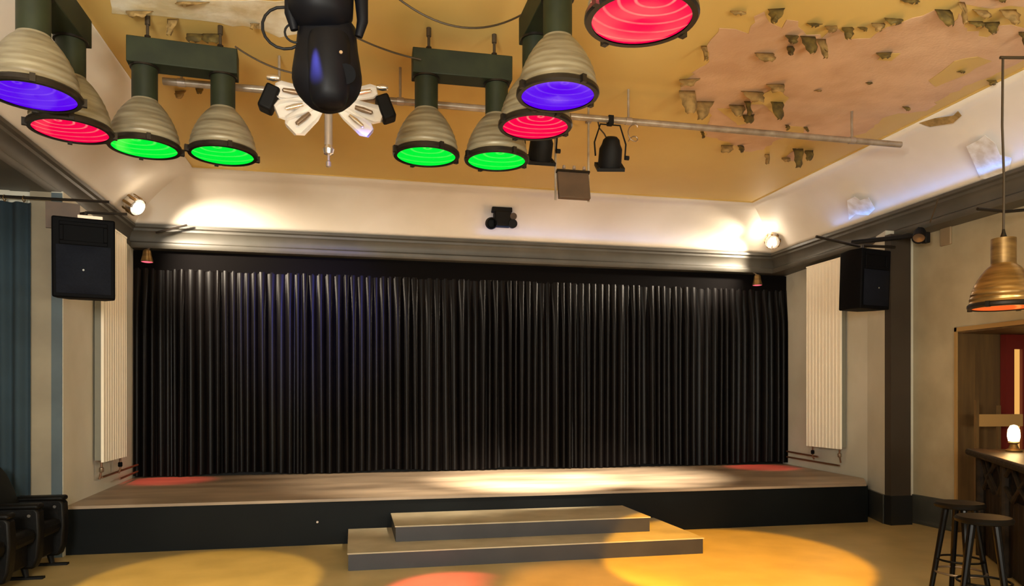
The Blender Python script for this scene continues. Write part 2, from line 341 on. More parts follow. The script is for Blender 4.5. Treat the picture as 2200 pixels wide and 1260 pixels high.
def flake(px, py, wpx, hpx, m='flake_back', tip=.3, seed=0, skew=0):
    rnd = random.Random(seed * 7 + int(px)); p = atz(px, py - hpx / 2, ZC); d = (p.x * SN + p.y * CS)
    wd = wpx * d / F; L = hpx * d / F * 1.0; ang = rnd.uniform(-.35, .35)
    dx = Vector((CS * math.cos(ang), -SN + math.sin(ang) * .4, 0)).normalized(); fw = Vector((dx.y, -dx.x, 0))
    n = 7; k = 5; vs_ = []; rnd0 = rnd.random(); skew = rnd.uniform(-.25, .25)
    for i in range(n):
        t = i / (n - 1); wt = wd * (1 - t) + wd * tip * .55 * t + (wd * .22 * math.sin(t * math.pi) if rnd0 > .5 else 0); curl = .04 * math.sin(t * 2.4) + .03 * t
        for j in range(k):
            s_ = j / (k - 1) - .5
            e = rnd.uniform(-.012, .012) if i else 0
            q = p + dx * (s_ * wt + skew * t * wd + e) + fw * (curl * (1 + .3 * math.cos(s_ * 5))) + Vector((0, 0, -L * math.sin(min(1.2, t * 1.25)) * 1.05))
            q.z = min(q.z, ZC - .004)
            vs_.append(tuple(q))
    mb = MB().add(vs_, [(i * k + j, i * k + j + 1, (i + 1) * k + j + 1, (i + 1) * k + j) for i in range(n - 1) for j in range(k - 1)])
    o = mb.build('paint_flake', m, ceil); q = o.modifiers.new('solid', 'SOLIDIFY'); q.thickness = .003
FL = [(1482, 180, 44, 22, 0, .9), (1476, 222, 34, 56, 0, .6), (1512, 240, 46, 46, 0, .3), (1615, 210, 50, 28, 0, .8), (1605, 235, 14, 36, 1, .4), (1665, 192, 38, 24, 0, .9), (1668, 240, 28, 46, 1, .2), (1640, 126, 40, 26, 0, .7),
      (1668, 38, 36, 40, 1, .2), (1700, 88, 26, 26, 1, .5), (1735, 100, 34, 46, 1, .15), (1764, 108, 20, 50, 0, .3), (1697, 112, 12, 26, 1, .5), (1820, 75, 22, 34, 1, .6), (1750, 58, 36, 18, 1, .4), (1785, 66, 26, 22, 0, .3),
      (1900, 122, 34, 20, 1, .5), (1885, 62, 26, 26, 0, .3), (1918, 50, 40, 22, 1, .3), (2024, 42, 34, 44, 1, .45), (2065, 32, 14, 56, 0, .5), (2094, 56, 34, 22, 1, .3), (2128, 64, 36, 34, 1, .15), (2165, 40, 36, 40, 0, .3), (2105, 34, 36, 26, 0, .5),
      (2140, 4, 26, 18, 1, .4), (1952, 8, 36, 18, 1, .5), (1714, 342, 24, 46, 1, .7), (1738, 336, 18, 26, 1, .3), (1648, 344, 10, 26, 0, .5), (1688, 345, 18, 12, 0, .6), (1562, 322, 26, 20, 0, .9), (1590, 322, 12, 20, 1, .4), (1508, 292, 8, 18, 1, .4),
      (1865, 182, 12, 10, 1, .6), (1755, 198, 14, 8, 0, .5), (1945, 236, 14, 14, 1, .3), (1690, 276, 8, 16, 1, .6), (1730, 280, 8, 16, 1, .6), (1608, 258, 26, 24, 1, .4), (1582, 240, 34, 30, 0, .3), (2196, 88, 16, 40, 1, .3),
      (1585, 32, 34, 18, 0, .5), (1512, 118, 12, 40, 0, .5), (1850, 66, 16, 18, 1, .3), (2060, 158, 16, 10, 1, .4), (2130, 180, 20, 16, 1, .3),
      (420, 85, 36, 26, 1, .7), (456, 86, 40, 28, 1, .8), (300, 34, 60, 22, 0, .6), (372, 62, 24, 44, 0, .3), (548, 60, 22, 20, 0, .5), (415, 12, 70, 18, 0, .2), (215, 136, 14, 10, 1, .5), (265, 200, 18, 10, 0, .5), (432, 196, 22, 22, 1, .4), (388, 206, 26, 22, 0, .4)]
for i, (x, y, w_, h_, k_, tp) in enumerate(FL):
    flake(x, y, w_, h_, 'flake_olive' if k_ else 'flake_back', tp, i)

# pale scars on the right cove
def cove_pt(px, py):     # on the right cove, chord plane from (XR,3.985) to (XcR,4.61)
    u = (px - CX) / F; dx, dz = SN + u * CS, (HY - py) / F
    k = (ZC - 3.985) / (XR + .04 - XcR)
    d = (3.985 - H + k * (XR + .04)) / (dz + k * dx); return at(px, py, d)
def cove_patch(pix, m='cove_peel'):
    vs_ = [cove_pt(x, y) for x, y in pix]; off = Vector((-.62, 0, -.78)) * .02
    vs_ = [v + off for v in vs_]
    o = MB().add([tuple(v) for v in vs_], [tuple(range(len(vs_)))]).build('bare_patch', m, cove, smooth=False)
    s2 = o.modifiers.new('solid', 'SOLIDIFY'); s2.thickness = .004
cove_patch([(1822, 428), (1838, 420), (1850, 428), (1868, 422), (1882, 446), (1868, 460), (1840, 458), (1826, 470)])
cove_patch([(2078, 312), (2105, 298), (2118, 288), (2140, 306), (2150, 330), (2176, 336), (2170, 362), (2130, 385), (2108, 380), (2095, 350)])
cove_patch([(1976, 262), (2010, 252), (2050, 246), (2060, 236), (2068, 246), (2050, 262), (2000, 270)], 'flake_back')

# ------------------------------------------------------------------ curtain
def curtain():
    t = thing('stage_curtain', 'wide black pleated curtain closing the back of the stage', 'curtain', (2.07, YB, .5))
    x0, x1 = -2.99, 7.12; n = 1300; nz = 16; zt, zb = 3.42, .53; vs_ = []; rnd = random.Random(4)
    ph = []; p = 0
    k = 0; w_ = .11
    for i in range(n + 1):
        p += 2 * math.pi * (x1 - x0) / n / w_
        if p > 2 * math.pi: p -= 2 * math.pi; w_ = rnd.uniform(.085, .135); k += 1
        ph.append((p, k))
    amp = [rnd.uniform(.5, 1.25) for _ in range(200)]; ben = [rnd.uniform(-1, 1) for _ in range(200)]
    for j in range(nz + 1):
        t_ = j / nz; z = zt + (zb - zt) * t_
        for i in range(n + 1):
            x = x0 + (x1 - x0) * i / n; p, k = ph[i]
            a = (.012 + .03 * min(1, t_ * 5)) * amp[k]
            f = math.sin(p / 2) ** .8
            y = -a * 1.7 * f - .01 * math.sin(x * 1.7 + z) * t_
            zz = z + (.02 * math.sin(x * 3.1) + .008 * ben[k] if j == nz else 0)
            vs_.append((x - 2.07 + .012 * ben[k] * t_ * t_, y, zz - .5))
    MB().add(vs_, [(j * (n + 1) + i, j * (n + 1) + i + 1, (j + 1) * (n + 1) + i + 1, (j + 1) * (n + 1) + i) for j in range(nz) for i in range(n)]).build('pleated_cloth', 'curtain', t)
    MB().bb((x0 - 2.07, -.012, 2.90), (x1 - 2.07, .01, 3.16))  .build('heading_band', 'curtain_heading', t, smooth=False)
curtain()

# ------------------------------------------------------------------ steps
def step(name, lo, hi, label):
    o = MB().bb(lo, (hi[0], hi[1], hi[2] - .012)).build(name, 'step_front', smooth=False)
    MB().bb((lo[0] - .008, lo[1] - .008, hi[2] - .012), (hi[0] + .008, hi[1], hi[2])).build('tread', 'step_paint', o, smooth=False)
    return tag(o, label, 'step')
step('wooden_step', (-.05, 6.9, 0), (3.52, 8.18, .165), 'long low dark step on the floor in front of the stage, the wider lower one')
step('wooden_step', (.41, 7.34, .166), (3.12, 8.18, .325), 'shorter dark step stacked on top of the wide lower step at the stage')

# ------------------------------------------------------------------ radiators
def radiator(sx, X, y0, y1, label):
    t = thing('radiator', label, 'radiator', (X, (y0 + y1) / 2, .87))
    L = (y1 - y0) / 2; z1 = 2.74; D = .10
    pan = MB(); n = 10; pts = []
    for i in range(n):         # fluted front
        a = -L + 2 * L * i / n; b = a + 2 * L / n
        pts += [(0, a), (0, b - .018), (-.008, b - .014), (-.008, b - .004)]
    pts.append((0, L))
    poly = [(sx * (D / 2 + q), y) for q, y in pts]
    poly = poly + [(sx * (D / 2 - .03), L), (sx * (D / 2 - .03), -L)]
    pan.prism(poly, 0, z1); pan.build('front_panel', 'radiator', t, smooth=False)
    MB().bb((min(-sx * D / 2, sx * (D / 2 - .031)), -L + .01, .02), (max(-sx * D / 2, sx * (D / 2 - .031)), L - .01, z1 - .02)).build('core', 'radiator_side', t, smooth=False)
    MB().bb((-D / 2 - .005, -L - .004, z1), (D / 2 + .005, L + .004, z1 + .02)).build('top_grille', 'radiator', t, smooth=False)
    for s in (-1, 1):
        MB().tube([(0, s * (L - .08), 0), (0, s * (L - .08), -.12 - .02 * s), (-sx * .02, s * (L - .08), -.2)], .012).build('pipe_stub', 'pipe_copper', t)
        MB().lathe([(.02, -.03), (.026, -.02), (.026, .02), (.018, .03)], 12, Matrix.Translation((0, s * (L - .08), -.09))).build('valve', 'clip_metal' if s < 0 else 'black_plastic', t)
    return t
radiator(1, -2.84, 9.1, 9.95, 'tall cream vertical radiator on the left wall of the stage')
radiator(-1, 6.87, 9.18, 9.97, 'tall cream vertical radiator on the right wall of the stage')
for k, (a, b, z) in enumerate([((-2.84, 9.2), (-2.90, 10.84), .69), ((-2.84, 9.85), (-2.90, 10.84), .60)]):
    tag(MB().tube([(a[0], a[1], z), (b[0], b[1], z)], .013).build('heating_pipe', 'pipe_copper'),
        ['upper thin brown heating pipe below the left stage radiator', 'lower thin brown heating pipe below the left stage radiator'][k], 'pipe', 'heating pipes beside the curtain')
for k, z in enumerate((.72, .63)):
    tag(MB().tube([(6.86, 9.25 + .5 * (k == 0), z), (7.05, 10.84, z)], .013).build('heating_pipe', 'pipe_copper'),
        ['upper thin brown heating pipe running from the right stage radiator to the curtain', 'lower thin brown heating pipe running from the right stage radiator to the curtain'][k], 'pipe', 'heating pipes beside the curtain')

# ------------------------------------------------------------------ industrial lamps
def lamp_parts(t, lens, x=0, y=0, z=0, s=1.0, neck='green_metal', neck_h=.27, shade='shade_glass'):
    """bell shade opening downwards, rim at z"""
    M = Matrix.Translation((x, y, z)) @ Matrix.Scale(s, 4)
    prof = []; n = 44
    for i in range(n + 1):
        q = i / n; r = .100 + .154 * max(0.0, math.cos(q * math.pi / 2)) ** .78; zz = .02 + .335 * q
        r += .003 * math.sin(q * 2 * math.pi * 8) * (1 - q)
        prof.append((r, zz))
    prof += [(.098, .36), (.096, .37)]
    sh = MB().lathe(prof, 48, M).build('shade', shade, t)
    rim = MB().lathe([(.235, -.012), (.262, -.012), (.270, 0), (.268, .022), (.256, .034), (.245, .03), (.235, 0)], 48, M, close=False).build('rim', 'rim_metal', t)
    for a in (200, 20, 290, 110):
        MB().box((.272, 0, .008), (.03, .03, .05), M @ Matrix.Rotation(R(a), 4, 'Z')).build('clip', 'rim_metal', rim)
    lz = MB().lathe([(0, .0), (.08, -.002), (.16, -.006), (.236, -.004), (.236, .004)][::-1], 48, close=False).build('lens', lens, t)
    lz.matrix_local = M
    MB().lathe([(.094, .365), (.094, .365 + neck_h)], 32, M).build('housing', neck, t)
    return t
def pair(name, c0, c1, lenses, ztop, label, s=1.0, part='green_metal'):
    """two lamps under one green channel bar, hung on two rods"""
    (xa, ya), (xb, yb) = c0, c1; z = ztop[0]; cx, cy = (xa + xb) / 2, (ya + yb) / 2
    t = thing(name, label, 'light fixture', (cx, cy, z))
    for (x, y), ln in zip((c0, c1), lenses): lamp_parts(t, ln, x - cx, y - cy, 0, s)
    d = Vector((xb - xa, yb - ya, 0)); L = d.length; an = math.atan2(d.y, d.x)
    zb = .632 * s
    M = Matrix.Translation((0, 0, zb)) @ Matrix.Rotation(an, 4, 'Z')
    hx = L / 2 + .115
    bar = MB().bb((-hx, -.095, .0), (hx, .095, .20 * s), M).build('crossbar', 'green_metal', t, bevel=.006)
    for sx in (-1, 1):
        rx = sx * (L / 2 - .02)
        MB().lathe([(.108, -.012), (.108, .002)], 24, Matrix.Translation((sx * L / 2 * math.cos(an), sx * L / 2 * math.sin(an), zb - .002))).build('collar', 'rim_metal', t)
        a = M @ Vector((rx, 0, .20 * s)); b = Vector((a.x, a.y, ZC - z - .001))
        MB().tube([a, b], .012, 8).build('rod', 'wire', t)
        if b.z - a.z > .1: MB().tube([b - Vector((0, 0, .07)), b], .02, 8).build('hook', 'wire', t)
        MB().tube([a - Vector((0, 0, .01)), a + Vector((0, 0, .05))], .024, 8).build('turnbuckle', 'rim_metal', t)
    return t
GG = 'industrial lamps hanging from the ceiling'
def LP(px, py, z=3.57): p = atz(px, py, z); return (p.x, p.y)
pair('double_lamp', LP(311, 318), LP(479, 333), ('lens_green', 'lens_green'), (3.57,), 'left pair of bell lamps with green lit lenses under a dark green crossbar')['group'] = GG
pair('double_lamp', LP(916, 335), LP(1067, 345), ('lens_green', 'lens_green'), (3.57,), 'right pair of bell lamps with green lit lenses, behind the purple and red pair')['group'] = GG
pair('double_lamp', LP(1198, 205), LP(1150, 272), ('lens_purple', 'lens_red'), (3.57,), 'pair of bell lamps near the top middle, purple lens before a red one')['group'] = GG
pair('double_lamp', LP(72, 205, 3.44), LP(152, 280, 3.44), ('lens_purple', 'lens_red'), (3.44,), 'pair of bell lamps in the upper left corner, purple lens before a red one', s=.98)['group'] = GG
e0 = LP(1378, 40, 3.40); pair('double_lamp', (e0[0], e0[1]), (e0[0] + .05, e0[1] - .6), ('lens_red', 'lens_purple'), (3.40,), 'near bell lamp with glowing red lens, cut off by the top of the photo')['group'] = GG

# pendant over the bar
pd = at(2156, 660, 5.6)
t = thing('pendant_lamp', 'single brass bell pendant lamp with an orange glow hanging over the bar', 'lamp', pd)
lamp_parts(t, 'lens_amber', s=.9, neck='brass', neck_h=.22, shade='gold_shade')
MB().lathe([(.035, .50), (.012, .58), (.010, .60)], 12).build('cord_grip', 'rim_metal', t)
zt_ = 4.22 - pd.z
MB().tube([(0, 0, .58), (.004, 0, 1.0), (-.012, 0, 1.4), (-.006, 0, zt_)], .009, 6).build('cord', 'wire', t)
tag(MB().tube([(pd.x - .02, pd.y + .01, 4.235), (pd.x + .9, pd.y - .1, 4.27)], .012, 8).tube([(pd.x + .35, pd.y - .03, 4.24), (pd.x + .38, pd.y, ZC - .3), (pd.x + .38, pd.y + .0, ZC - .0)], .008, 6).build('hanging_rail', 'wire'), 'thin dark rail that the brass pendant cord hangs from, upper right', 'rail')

# ------------------------------------------------------------------ lighting bars and what hangs on them
PY, PZ = 6.66, 4.30
def lightbar(px0, px1, label, drops):
    a = atY(px0, 200, PY).x; b = atY(px1, 200, PY).x
    t = thing('lighting_bar', label, 'pipe', ((a + b) / 2, PY, PZ))
    c = (a + b) / 2
    MB().tube([(a - c, 0, 0), (b - c, 0, 0)], .031, 14).build('tube', 'pipe_steel', t)
    for px in drops:
        x = atY(px, 200, PY).x - c
        MB().tube([(x, 0, 0), (x, 0, ZC - PZ - .001)], .012, 8).build('drop_rod', 'pipe_steel', t)
        MB().lathe([(.036, -.03), (.036, .03)], 12, Matrix.Translation((x, 0, 0)) @ Matrix.Rotation(R(90), 4, 'Y')).build('clamp', 'steel', t)
    return t
lightbar(350, 1090, 'steel lighting bar under the ceiling between the two pairs of green lamps', (390, 600, 860))
lightbar(1225, 1935, 'steel lighting bar under the ceiling at the right, ending below the bare plaster', (1350, 1830))

def par(p, label, look, sc=1.0, bodym='matte_black', front=None):
    """parabolic can with yoke and clamp; local -Z is where it shines"""
    t = thing('par_can', label, 'spotlight', p)
    q = Vector(look).to_track_quat('Z', 'Y').to_matrix().to_4x4() @ Matrix.Scale(sc, 4)
    MB().lathe([(.0, -.17), (.05, -.165), (.075, -.14), (.085, -.10), (.105, -.06), (.108, .06), (.104, .10), (.104, .085), (.09, .03)], 28, q, close=False).build('can', bodym, t)
    fr = MB(); 
    for a in range(4):
        fr.box((0, .118, .10), (.25, .016, .03), q @ Matrix.Rotation(R(90 * a), 4, 'Z'))
    fr.build('colour_frame', bodym, t, smooth=False)
    MB().lathe([(0, .03), (.09, .035)], 28, q, close=False).build('glass', front or 'head_black', t)
    return t, q
for (px, py, ptop, lab, look) in ((1162, 320, None, 'black stage spotlight half hidden behind the red lamp, left of the hanging board', (.0, .55, -.85)), (1311, 335, 262, 'black stage spotlight in a yoke hanging right of the brown board', (.1, .5, -.86))):
    p = atY(px, py, 6.66)
    t, q = par(p, lab, look, 1.05); t['group'] = 'black spotlights on the lighting bar'
    top = PZ - p.z
    MB().tube([(-.15, 0, -.01), (-.16, 0, .12), (-.10, 0, top - .05), (.10, 0, top - .05), (.16, 0, .12), (.15, 0, -.01)], .008, 6).build('yoke', 'matte_black', t)
    MB().box((0, 0, top - .01), (.05, .07, .085)).build('clamp', 'matte_black', t)
    MB().lathe([(.022, -.02), (.022, .02)], 10, Matrix.Translation((.17, 0, -.01)) @ Matrix.Rotation(R(90), 4, 'Y')).build('knob', 'matte_black', t)
    MB().tube([(0, .02, .12), (-.05, .03, .22), (-.10, .03, top - .08), (-.12, .02, top - .01)], .007, 6).build('cable', 'wire', t)

# small board hung on two flat bars
pb = atY(1232, 400, 6.66)
t = thing('hanging_board', 'small brown square board hanging on two long metal straps below the ceiling', 'board', (pb.x, 6.66, pb.z))
qb = Matrix.Rotation(R(-14), 4, 'X')
MB().box((0, 0, 0), (.31, .05, .27), qb).build('board', 'brown_box', t, bevel=.004)
MB().box((0, -.005, .14), (.33, .07, .02), qb).build('top_edge', 'rim_metal', t, smooth=False)
for sx, px_ in ((-1, 1194), (1, 1262)):
    MB().box((sx * .165, .045, (PZ - pb.z) / 2 + .0), (.018, .012, PZ - pb.z + .26)).build('strap', 'pipe_steel', t, smooth=False)
    MB().box((sx * .165, .03, PZ - pb.z), (.05, .075, .06)).build('strap_clamp', 'pipe_steel', t, smooth=False)
for k in range(3): MB().lathe([(.018, 0), (.012, .03)], 10, Matrix.Translation((-.1 + .1 * k, -.02, .155))).build('bolt', 'steel', t)

# curled spare cable by the right spotlight
cb = atY(1358, 270, 6.66); pts = [(cb.x + .05 * math.cos(a * .6), 6.64, cb.z - .02 - a * .011 + .05 * math.sin(a * .6)) for a in range(0, 16)]
tag(MB().tube(pts, .006, 6).build('coiled_cable', 'clip_metal'), 'short curled cable dangling from the right lighting bar', 'cable')

# effect light with chrome petals
ce = atY(706, 215, 6.55)
t = thing('effect_light', 'chrome star shaped disco light with mirrored petals and black end caps', 'disco light', ce)
MB().lathe([(0, .06), (.11, .06), (.13, .03), (.12, -.03), (.05, -.08), (0, -.09)], 24).build('hub', 'chrome', t)
for k, (dx, dz, L, w_) in enumerate([(-.44, .02, .44, .075), (-.40, -.16, .46, .085), (-.30, -.30, .44, .10), (.44, .09, .42, .06), (.42, -.13, .48, .08), (.34, -.28, .46, .07)]):
    a = Vector((dx * .25, -.05, dz * .25)); b = Vector((dx, 0, dz)).normalized() * L + Vector((0, -.10, 0))
    ex = (b - a).normalized(); ey = Vector((0, 1, 0)); ez = ex.cross(ey).normalized(); ey = ez.cross(ex)
    Mx = Matrix.Translation(a) @ Matrix((ex, ey, ez)).transposed().to_4x4(); ln_ = (b - a).length
    outl = [(0, -.45), (ln_ * .3, -.8), (ln_ * .85, -1), (ln_, -.6), (ln_, .6), (ln_ * .85, 1), (ln_ * .3, .8), (0, .45)]
    n_ = len(outl); vs_ = [(x, .03, z * w_ * .7) for x, z in outl] + [(x, 0, z * w_) for x, z in outl] + [(x, .012, z * w_ * 1.12) for x, z in outl] + [(x, .05, z * w_ * .8) for x, z in outl]
    pm = MB().add(vs_, [tuple(range(n_))] + [(r_ * n_ + i, r_ * n_ + (i + 1) % n_, (r_ + 1) * n_ + (i + 1) % n_, (r_ + 1) * n_ + i) for r_ in range(3) for i in range(n_)] + [tuple(range(3 * n_, 4 * n_))[::-1]], Mx)
    pe = pm.build('petal', 'mirror_petal', t)
    MB().lathe([(0, 0), (.018, .0), (.024, .07), (.018, .15), (0, .16)], 12, Mx @ Matrix.Translation((ln_ * .35, 0, 0)) @ Matrix.Rotation(R(90), 4, 'Y')).build('tube_lamp', 'chrome' if k % 2 else 'clip_metal', pe)
for sx in (-1, 1):
    bxm = Matrix.Translation((sx * .49, -.03, -.05)) @ Matrix.Rotation(R(-sx * 22), 4, 'Y')
    MB().box((0, 0, 0), (.12, .16, .22), bxm).build('end_cap', 'matte_black', t, bevel=.02)
    MB().lathe([(.02, -.05), (.03, 0), (.02, .05)], 12, Matrix.Translation((sx * .46, -.05, .13)) @ Matrix.Rotation(R(90), 4, 'Y')).build('joint', 'chrome', t)
MB().tube([(0, -.02, -.05), (0, -.02, -.42)], .035, 16).build('stem', 'steel', t)
MB().lathe([(0, -.06), (.04, -.04), (.05, 0), (.035, .035), (0, .05)], 18, Matrix.Translation((0, -.02, -.44))).build('ball', 'chrome', t)
MB().lathe([(0, -.60), (.022, -.59), (.022, -.55), (.012, -.54), (.012, -.48)], 12, Matrix.Translation((0, -.02, 0))).build('tip', 'steel', t)
MB().tube([(0, 0, .05), (0, .0, ZC - ce.z - .002)], .02, 10).build('drop_rod', 'steel', t)

# moving head
cm = at(703, 130, 3.9)
t = thing('moving_head_light', 'big black moving head stage light hanging at the top of the photo', 'stage light', cm)
m0 = 3.9 / F
def mh(x, y): return ((x - 703) * m0, (130 - y) * m0)
pr = [(0, -.275), (.05, -.272), (.09, -.255), (.125, -.225), (.155, -.19), (.175, -.15), (.183, -.11), (.182, -.07), (.172, 0), (.162, .06), (.156, .12), (.15, .18), (.12, .22), (0, .23)]
MB().lathe(pr, 40, Matrix.Scale(.8, 4, (0, 1, 0))).build('yoke_shell', 'head_black', t)
MB().lathe([(0, -.285), (.06, -.28), (.085, -.262), (.10, -.22), (.108, -.15), (.112, -.05), (.108, .05), (.10, .09)], 32, Matrix.Translation((.012, -.085, 0))).build('head', 'head_black', t)
MB().lathe([(0, .12), (.06, .122), (.105, .14), (.145, .175), (.165, .21), (.168, .26), (.17, .34), (.19, .42), (.22, .5), (.22, .62), (0, .64)], 36, Matrix.Translation((-.03, -.06, 0))).build('yoke_base', 'head_black', t)
for sx in (-1, 1):
    MB().tube([(sx * .165, -.05, .12), (sx * .185, -.06, .20), (sx * .18, -.06, .30), (sx * .17, -.05, .42)], [.02, .03, .035, .05], 14).build('yoke_arm', 'head_black', t)
MB().bb((-.26, -.17, .50), (.22, .17, .66)).build('base_box', 'gloss_black', t, bevel=.03)
MB().tube([(0, 0, .66), (0, 0, ZC - cm.z - .001)], .05, 12).build('ceiling_mount', 'matte_black', t)
MB().lathe([(0, 0), (.05, .0), (.05, .05), (.03, .06)], 16, Matrix.Translation((.10, -.155, -.13)) @ Matrix.Rotation(R(-70), 4, 'X')).build('lock_knob', 'black_plastic', t)
MB().lathe([(0, 0), (.009, .0), (.009, .01)], 10, Matrix.Translation((.075, -.19, -.04)) @ Matrix.Rotation(R(90), 4, 'X')).build('screw', 'clip_metal', t)
lp = [(-.16 - .11 + .11 * math.cos(a) - .0, -.02, .14 + .11 * math.sin(a)) for a in [R(q) for q in range(30, 330, 20)]]
MB().tube([(p[0] + .05, p[1], p[2]) for p in lp], .008, 8).build('cable_loop', 'matte_black', t)
lp = [(-.16 + .055 * math.cos(a), -.04, .11 + .05 * math.sin(a)) for a in [R(q) for q in range(60, 300, 20)]]
MB().tube(lp, .006, 8).build('cable_loop', 'matte_black', t)
spot('blue_head_light', cm + Vector((-.085, -.225, .13)), cm + Vector((-.062, -.165, -.3)), 650, (.16, .16, 1.0), 24, 1.0, .01)

# cables sagging under the ceiling
def sag(name_label, a, b, s, r=.007):
    pts = [a.lerp(b, i / 20) - Vector((0, 0, s * 4 * (i / 20) * (1 - i / 20))) for i in range(21)]
    return tag(MB().tube(pts, r, 6).build('ceiling_cable', 'wire'), name_label, 'cable', 'loose cables under the ceiling')
sag('black cable sagging in a wide loop at the top middle of the photo', at(835, -20, 4.9), at(1140, 20, 5.3), .19)
sag('cable running from the moving head light to the right green lamps', at(760, 78, 5.6), at(905, 128, 5.7), .02)
sag('cable running from the left green lamps to the moving head light', at(505, 100, 5.5), at(635, 158, 5.6), .03)

# ------------------------------------------------------------------ lamps in the cove corners
def corner_lamp(p, tgt, face, label, power):
    t = thing('corner_spotlight', label, 'spotlight', p, group='chrome spotlights on the cornice corners')
    d = Vector(face).normalized(); q = d.to_track_quat('Z', 'Y').to_matrix().to_4x4() @ Matrix.Scale(1.05, 4)
    MB().lathe([(0, -.14), (.05, -.135), (.085, -.10), (.10, -.04), (.105, .05), (.10, .05), (.09, 0), (.05, -.05)], 28, q, close=False).build('can', 'chrome', t)
    MB().lathe([(0, .035), (.025, .045), (.045, .05), (.056, .03)], 24, q, close=False).build('bulb', 'bulb_white', t)
    ring_ = MB()
    for k in range(8):
        ring_.box((.112, 0, -.02), (.012, .03, .12), q @ Matrix.Rotation(R(45 * k), 4, 'Z'))
    ring_.build('cooling_fins', 'brass', t, smooth=False)
    MB().tube([(0, 0, -.02), (0, .02, 3.985 - p.z - .0)] if abs(p.z - 3.985) > .03 else [(0, 0, -.1), (0, .03, 0)], .014, 8).build('bracket', 'steel', t)
    spot('corner_light', Vector(p) + d * .13, tgt, power, WARMW, 95, 1.0, .05)
    return t
pl_ = atY(290, 442, 9.95); prr = atY(1660, 518, 10.4)
corner_lamp(pl_, (-1.5, 10.95, 3.3), (.72, -.38, -.5), 'chrome spotlight with a bright bulb on the cornice at the upper left stage corner', 600)
corner_lamp(prr, (5.2, 10.95, 3.3), (-.5, -.62, -.5), 'glaring chrome spotlight on the cornice at the upper right stage corner', 450)
point('cove_glow_left', pl_ + Vector((.20, -.12, .06)), 2.5, WARMW, .06)
spot('cove_beam_left', pl_ + Vector((.2, .1, .05)), (1.4, 10.78, 4.02), 40, WARMW, 95, 1.0, .05)
point('cove_glow_right', prr + Vector((-.14, .0, .06)), 9, WARMW, .06)
spot('cove_beam_right', prr + Vector((-.2, .0, .05)), (3.6, 10.75, 4.12), 110, WARMW, 70, 1.0, .05)
# power rod lying on the ledge by the left corner
tag(MB().tube([atY(335, 500, 10.66), atY(402, 484, 10.60)], .014, 8).build('ledge_arm', 'rim_metal'), 'short dark arm sticking up from the cornice right of the left corner spotlight', 'arm')

# small red downlights at the curtain head
for px, py, lab in ((316, 563, 'small spotlight glowing pink red at the upper left corner of the black curtain'), (1627, 613, 'small spotlight glowing pink red at the upper right corner of the black curtain')):
    p = atY(px, py, 10.72)
    t = thing('red_downlight', lab, 'spotlight', p, group='red downlights at the curtain corners')
    MB().lathe([(.028, .17), (.05, .15), (.06, .08), (.078, .01), (.078, -.005), (.07, .0), (.04, .06)], 24, close=False).build('can', 'brass', t)
    MB().lathe([(0, -.008), (.05, -.006), (.074, .0)], 24, close=False).build('lens', 'lens_pink', t)
    MB().tube([(0, .0, .16), (0, .12, 3.674 - p.z)], .012, 8).build('stem', 'clip_metal', t)
    spot('red_spot', p + Vector((0, 0, -.03)), (p.x + (.55 if px < 1000 else -.1) * .6, 10.5, .5), 420, (1.0, .05, .06), 26, .8, .03)

# black effect projector on the back cove
pc = atY(1076, 470, 10.45)
t = thing('cove_projector', 'small black projector unit with round lenses on the white cove above the stage', 'projector', pc)
MB().box((.01, 0, .12), (.30, .14, .07)).build('top_box', 'matte_black', t, bevel=.012)
MB().box((.02, 0, -.01), (.25, .16, .22)).build('body', 'matte_black', t, bevel=.02)
MB().lathe([(0, -.05), (.08, -.05), (.088, 0), (.085, .06), (.07, .09), (.06, .07)], 20, Matrix.Translation((-.155, -.05, -.09)) @ Matrix.Rotation(R(100), 4, 'X'), close=False).build('lens_barrel', 'matte_black', t)
MB().lathe([(0, -.05), (.06, -.05), (.068, 0), (.065, .06)], 20, Matrix.Translation((.16, -.05, -.08)) @ Matrix.Rotation(R(100), 4, 'X')).build('lens_barrel', 'matte_black', t)
MB().lathe([(0, -.05), (.05, -.05), (.05, .06)], 20, Matrix.Translation((.17, -.04, .03)) @ Matrix.Rotation(R(100), 4, 'X')).build('side_barrel', 'brown_box', t)
MB().tube([(0, 0, .13), (0, .05, .30), (0, .06, .36)], .015, 8).build('mount', 'matte_black', t)

# blue light strip lying on the right ledge
def ledge(name, loc, sx, sy, p, tilt):
    o = area(name, loc, (loc[0], loc[1], loc[2] + 1), sx, sy, p, (.08, .32, 1.0)); o.rotation_euler = tilt
ledge('blue_ledge', (6.60, 7.0, 3.99), .04, 4.2, 4.5, (R(180), R(-25), 0))
ledge('blue_ledge_back', (3.6, 10.64, 3.99), 3.6, .04, 2.2, (R(180 + 25), 0, 0))

